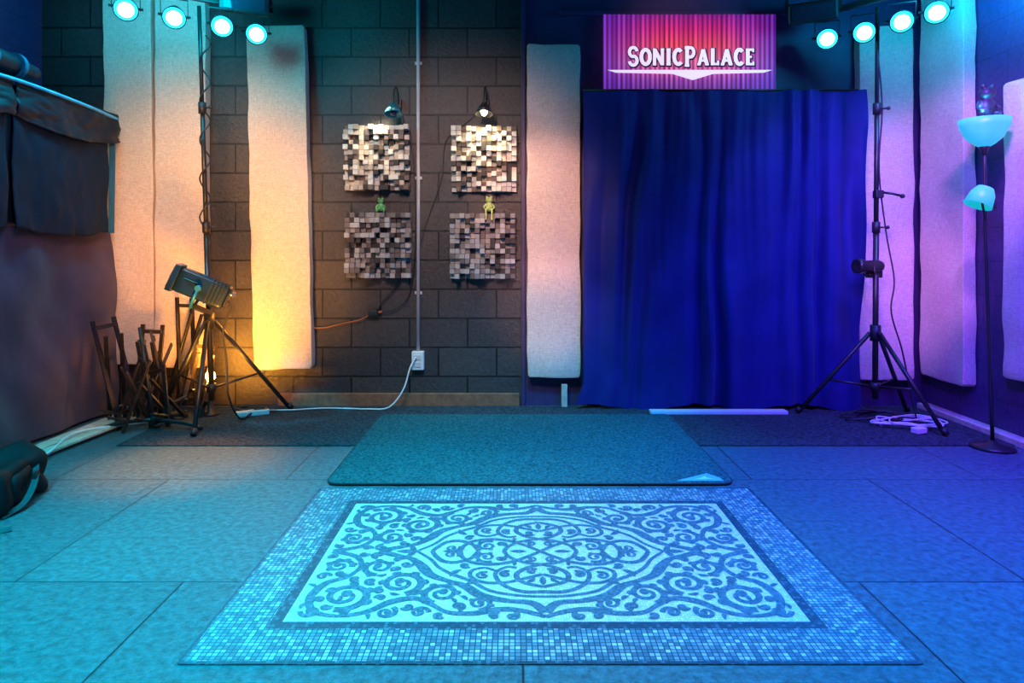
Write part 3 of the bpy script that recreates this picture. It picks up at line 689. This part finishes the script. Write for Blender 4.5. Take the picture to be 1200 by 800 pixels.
# ------------------------------------------------------------------ covered booth
e = E('draped_booth', (-2.70, 3.0, 0), 'black cloth-covered booth with hanging flaps and long plum drape', 'booth')
def dfn(u, v):
    y = -1.4+2.92*u; z = .02+1.24*v
    x = .0+.012*math.sin(u*34+2*math.sin(v*2))*(1-v*.4)+.040*noise.noise(Vector((u*6-v*2.2, v*1.6, 2)))+.020*noise.noise(Vector((u*14+v*5, v*3.5, 7)))+(1-v)*.02
    return (x, y, z)
fold_grid(170, 50, dfn).obj('drape', 'drape', e, fixn=False)
B().soft((-.27, .06, 1.585), (.58, 2.80, .77), 30, 34, .025, 2.5).obj('upper_cover', 'quilt', e)
def flap(y0, y1, z0, z1, x0, seed, mt, name, droop=.02):
    def fn(u, v):
        y = y0+(y1-y0)*u; zz = z1+(z0-z1)*v + droop*math.sin(u*pi)*-v + .014*noise.noise(Vector((u*6, 0, seed)))*v
        x = x0+.018*v*(.5+noise.noise(Vector((u*7+seed, v*1.2, 0))))+.022*noise.noise(Vector((u*4+v, v*2.5, seed)))*(.3+v)+.008*noise.noise(Vector((u*12, v*7, seed)))
        return (x, y, zz)
    o = fold_grid(60, 40, fn).obj(name, mt, e, fixn=False)
    s_ = o.modifiers.new('s', 'SOLIDIFY'); s_.thickness = .008
flap(.55, 1.38, 1.20, 1.90, .032, 3, 'net', 'window_flap', .03); flap(-.35, .50, 1.20, 1.90, .032, 8, 'net', 'window_flap', .03)
flap(.55, 1.46, 1.80, 1.985, .055, 12, 'quilt', 'hanging_flap', .05); flap(-.4, .53, 1.80, 1.985, .055, 15, 'quilt', 'hanging_flap', .05)
def topf(u, v):
    return (-.55+.62*v, -1.3+2.76*u, 1.970+.08*(1-v)+.012*noise.noise(Vector((u*9, v*3, 4)))-.01*v*v)
fold_grid(80, 16, topf).obj('top_flap', 'topcloth', e, fixn=False)
B().tube([(.055, -1.3, 1.978), (.070, -.3, 1.984), (.072, .2, 1.974), (.072, .6, 1.984), (.072, 1.1, 1.974), (.06, 1.46, 1.958)], .011, 8, smooth=6).obj('piping', 'piping', e)
b = B(); b.beam((.045, 1.43, 1.93), (.035, 1.43, 1.2), .012, .035, up=(1, 0, 0)); b.obj('strap', 'topcloth', e)
e = E('rolled_mat', (-2.71, 3.0, 2.09), 'rolled dark foam mat tied with straps lying on the booth', 'rolled mat')
b = B(); b.tube([(0, -.9, -.01), (0, -.4, 0), (.01, 0, -.005), (0, .40, .0), (-.01, .78, -.012)], [.05, .066, .066, .064, .048], 18, smooth=8); b.obj('foam', 'quilt', e)
for y in (-.5, .05, .42, .62): B().tube([(0, y, -.004), (0, y+.03, -.004)], .068, 18).obj('strap', 'topcloth', e)

# boards on the floor along the booth
for k, (x, y, L, r) in enumerate(((-2.58, 3.75, 1.45, -.03), (-2.47, 3.62, 1.15, .05), (-2.42, 3.9, .8, -.09))):
    T(B().box((0, 0, .008), (.06 if k else .09, L, .016)).obj('wooden_board', 'palewood', loc=(x, y, .001+.009*(k > 0)+.010*(k == 2)), rot=(0, 0, r), bevel=.003), 'pale wooden board lying along the drape base', 'board', 'boards along the drape')
cable('white_cable', [(-2.52, 3.1, .03), (-2.40, 3.4, .035), (-2.50, 3.8, .045), (-2.36, 4.05, .03), (-2.2, 4.2, .02)], .006, 'white', 'thin white cable snaking along the floor boards')

# ------------------------------------------------------------------ folded wooden stands pile
def wstand(loc, h, rz, lean, lab, mt, wide=.12):
    e = E('folding_stand', loc, lab, 'folding stand', rot=(lean[0], lean[1], rz), group='folded wooden stands')
    for s_ in (-1, 1):
        x = s_*wide/2; sw = .013
        B().beam((x, -.07, 0), (x, .05, h), sw, .026, up=(1, 0, 0)).obj('upright', mt, e, bevel=.002)
        B().beam((x*.72, .11, 0), (x*.72, -.07, h*.86), sw, .023, up=(1, 0, 0)).obj('rear_leg', mt, e, bevel=.002)
        B().beam((x, -.05, h*.16), (x, -.16, h*.16+.05), sw, .022, up=(1, 0, 0)).obj('support_arm', mt, e, bevel=.002)
    for z, ww in ((.12, 1), (.93, 1)):
        B().beam((-wide/2*ww, -.06+.10*z, h*z), (wide/2*ww, -.06+.10*z, h*z), .014, .024).obj('crossbar', mt, e, bevel=.002)
for k, (x, y, h, rz, ln) in enumerate(((-2.43, 4.18, .66, .9, (.0, -.16)), (-2.32, 4.06, .44, -.7, (.0, .20)), (-2.20, 4.42, .76, 1.2, (.0, .10)), (-2.10, 4.34, .48, .5, (-.05, .22)),
                                        (-2.43, 4.42, .50, 1.9, (.05, -.06)), (-2.24, 4.22, .56, 2.0, (0, .24)), (-2.13, 4.12, .36, -.2, (.1, -.28)), (-2.34, 4.30, .60, .1, (.12, .05)))):
    wstand((x, y, .01), h, rz, ln, ('black folded wooden stand frame leaning in a pile' if k % 2 == 0 else 'dark brown folded wooden stand frame leaning in a pile'), 'blackwood' if k % 2 == 0 else 'darkwood')
e = E('floor_stand', (-2.16, 4.02, 0), 'low black stand with three flat legs and thin pole', 'stand')
B().tube([(0, 0, .05), (-.10, .02, .62)], .010, 10).obj('pole', 'black', e)
for a in (185, -5, 80):
    a = math.radians(a); B().tube([(0, 0, .07), (.20*math.cos(a), .2*math.sin(a), .05), (.30*math.cos(a), .30*math.sin(a), .02)], .012, 8, smooth=4).obj('leg', 'black', e)
B().tube([(0, 0, .04), (0, 0, .11)], .022, 12).obj('hub', 'blackp', e)
# small work lamp with glowing bulb
e = E('work_lamp', (-1.985, 4.38, .008), 'small floor lamp with bare glowing amber bulb', 'lamp')
B().lathe([(0, 0), (.055, 0), (.055, .01), (.02, .02), (.01, .16), (.02, .17), (.022, .20), (0, .20)], 20).obj('base', 'black', e)
B().lathe([(.012, .2), (.014, .215), (.030, .245), (.030, .265), (.016, .288), (0, .292)], 20).obj('bulb', 'bulb', e)

# ------------------------------------------------------------------ backpack
e = E('backpack', (-2.25, 2.84, 0), 'black nylon backpack slumped on the floor with loose straps', 'backpack', rot=(0, 0, .25))
B().soft((0, 0, .10), (.34, .46, .19), 5, 18, .07, 8).obj('body', 'bag', e)
B().soft((.12, .02, .08), (.12, .30, .13), 5, 12, .05, 10, seed=4).obj('side_pocket', 'bag', e)
B().soft((.02, -.21, .07), (.24, .12, .12), 5, 12, .05, 10, seed=5).obj('front_pocket', 'bag', e)
for k, pp in enumerate((((.02, .20, .18), (.13, .12, .165), (.185, .02, .10), (.19, -.10, .03), (.15, -.20, .008)), ((-.08, .0, .20), (.04, -.10, .185), (.10, -.20, .13), (.08, -.29, .05), (.16, -.36, .008), (.24, -.33, .008)), ((-.14, -.05, .19), (-.02, -.20, .15), (-.02, -.29, .06), (.02, -.38, .008)))):
    pts = catmull(pp, 6); b = B()
    for i in range(len(pts)-1): b.beam(pts[i], pts[i+1], .024, .006, up=(.3, -.5, 1))
    b.obj('strap', 'web', e)
B().box((.185, .02, .11), (.015, .04, .03)).obj('buckle', 'blackp', e, bevel=.003)
B().tube([(-.10, .1, .19), (-.03, .1, .235), (.04, .1, .19)], .008, 8, smooth=5).obj('handle', 'web', e)
B().tube([(-.12, -.16, .165), (.0, -.17, .17), (.11, -.14, .15), (.155, .0, .145), (.13, .14, .15)], .004, 6, smooth=5).obj('zip', 'steel', e)

# ------------------------------------------------------------------ lights
def spot(name, loc, tgt, col, en, size, blend=.6, rad=.1):
    l = bpy.data.lights.new(name, 'SPOT'); l.color = col; l.energy = en; l.spot_size = math.radians(size); l.spot_blend = blend; l.shadow_soft_size = rad
    o = bpy.data.objects.new(name, l); COL.objects.link(o); o.location = loc
    o.rotation_euler = (Vector(tgt)-Vector(loc)).to_track_quat('-Z', 'Y').to_euler(); return o
def area(name, loc, tgt, col, en, sx, sy, spread=180):
    l = bpy.data.lights.new(name, 'AREA'); l.shape = 'RECTANGLE'; l.size = sx; l.size_y = sy; l.color = col; l.energy = en; l.spread = math.radians(spread)
    o = bpy.data.objects.new(name, l); COL.objects.link(o); o.location = loc
    o.rotation_euler = (Vector(tgt)-Vector(loc)).to_track_quat('-Z', 'Y').to_euler(); return o
def point(name, loc, col, en, rad=.03):
    l = bpy.data.lights.new(name, 'POINT'); l.color = col; l.energy = en; l.shadow_soft_size = rad
    o = bpy.data.objects.new(name, l); COL.objects.link(o); o.location = loc; return o
area('cyan_wash', (-1.0, 1.6, 3.1), (-1.0, 2.0, 0), (0, .70, 1), 60, 1.6, 1.0, 90)
spot('cyan_floor_left', (-1.6, .3, 3.0), (-1.6, 1.7, 0), (0, .74, 1), 950, 62, .9, .3)
spot('cyan_mid_left', (-2.0, 2.3, 3.0), (-2.05, 2.75, 0), (0, .66, 1), 170, 46, 1, .2)
area('blue_wash', (1.9, 2.2, 3.1), (1.9, 2.6, 0), (.03, .05, 1), 120, 1.2, 1.0, 100)
spot('violet_right_floor', (2.5, 1.4, 2.9), (2.5, 3.2, 0), (.50, .04, 1), 200, 54, .9, .3)
spot('rug_light', (.1, 1.4, 3.1), (.1, 2.40, 0), (1, .82, .82), 165, 40, .9, .25)
spot('rug_cyan', (.1, .8, 3.1), (.1, 2.2, 0), (0, .68, 1), 120, 66, 1, .25)
spot('cyan_right_floor', (1.3, .4, 3.0), (1.5, 1.6, 0), (0, .50, 1), 460, 50, 1, .3)
spot('mat_light', (.1, 2.6, 3.1), (.1, 3.9, 0), (0, .74, 1), 440, 46, .9, .2)
spot('cyan_left_bar', (-1.7, 3.95, 2.45), (-.6, 2.3, 0), (0, .78, 1), 210, 62, .9, .08)
spot('cyan_right_bar', (2.2, 4.1, 2.43), (.9, 2.2, 0), (0, .25, 1), 140, 76, .8, .08)
spot('wall_warm', (-.5, 2.2, 2.5), (-.5, 4.68, 1.25), (1, .67, .58), 190, 60, .9, .2)
spot('left_panels_warm', (-1.7, 3.0, 1.9), (-2.1, 4.68, 1.40), (1, .52, .26), 125, 72, .9, .2)
spot('left_panels_cool', (-1.9, 3.2, 3.1), (-2.5, 4.68, 2.7), (.10, .62, 1), 60, 42, .9, .2)
spot('panel_centre', (.0, 2.6, 2.0), (.20, 4.68, 1.35), (1, .46, .38), 110, 30, .5, .1)
spot('panel_centre_low', (.0, 2.6, 1.1), (.22, 4.68, .7), (1, .46, .42), 60, 24, .6, .1)
spot('curtain_blue_side', (2.45, 3.45, 2.7), (2.05, 4.6, 1.3), (.14, .11, 1), 150, 56, 1, .05)
spot('curtain_blue_front', (2.1, 2.2, 2.6), (1.9, 4.68, 1.4), (.10, .10, 1), 60, 42, 1, .1)
spot('right_magenta', (1.8, 2.4, 2.5), (2.86, 4.5, 1.3), (.52, .17, 1), 250, 38, .6, .1)
spot('right_pink_low', (1.9, 3.5, 1.2), (2.84, 4.6, .8), (.9, .30, .60), 26, 46, .9, .1)
spot('right_blue', (1.2, 2.0, 2.0), (2.85, 3.5, 1.2), (.15, .03, 1), 300, 80, .8, .2)
spot('booth_fill', (-1.0, 2.0, 2.4), (-2.7, 3.8, 1.0), (.80, .50, 1), 95, 42, .9, .3)
spot('booth_top_cyan', (-1.9, 3.4, 3.15), (-2.75, 3.6, 2.0), (0, .50, 1), 170, 52, .8, .1)
spot('spotlight_rim', (-2.4, 3.6, 1.9), (-1.9, 4.05, .88), (0, .55, 1), 260, 18, .6, .05)
spot('banner_light', (1.2, 3.6, 3.1), (1.2, 4.68, 2.45), (1, .4, .6), 6, 60, .8, .1)
spot('clip_light_right', (-.20, 4.46, 1.99), (-.20, 4.66, 1.6), (1, .80, .50), 15, 120, .8, .02)
spot('clip_light_left', (-.86, 4.44, 2.05), (-.90, 4.66, 1.65), (1, .82, .54), 13, 110, .8, .02)
spot('amber_bulb_light', (-1.93, 4.26, .30), (-1.95, 4.75, .55), (1, .38, .03), 40, 150, .6, .06)
spot('amber_pile_light', (-1.80, 4.30, .75), (-2.35, 4.30, .20), (1, .36, .03), 26, 80, .8, .05)
spot('amber_drape_light', (-2.0, 3.7, .35), (-2.75, 4.15, .35), (1, .40, .10), 8, 90, 1, .12)
spot('amber_wash', (-1.6, 3.3, .35), (-1.95, 4.68, 1.0), (1, .40, .04), 120, 80, 1, .1)
spot('amber_floor', (-1.75, 3.8, 1.9), (-1.70, 3.42, 0), (1, .26, .01), 420, 34, 1, .1)
point('lamp_bowl_light', (2.575, 3.66, 1.86), (.05, .5, 1), 4)
for x, y, z in (PL[0], PL[2]): point('stage_light_glow', (x, y-.25, z+.10), (0, .72, 1), 22, .15)
for x, y, z in (PR[2], PR[3]): point('stage_light_glow', (x+.05, y-.20, z+.10), (0, .50, 1), 22, .12)
w = bpy.data.worlds.new('world'); S.world = w; w.use_nodes = True
w.node_tree.nodes['Background'].inputs[0].default_value = (.05, .16, .6, 1); w.node_tree.nodes['Background'].inputs[1].default_value = .18

cam = bpy.data.cameras.new('camera'); co = bpy.data.objects.new('camera', cam); COL.objects.link(co)
co.location = (0, 0, 1.075); co.rotation_euler = (pi/2, 0, 0); cam.lens = 23.52; cam.sensor_width = 36
cam.shift_x = -2/1200; cam.shift_y = -105/1200; cam.clip_start = .05
S.camera = co
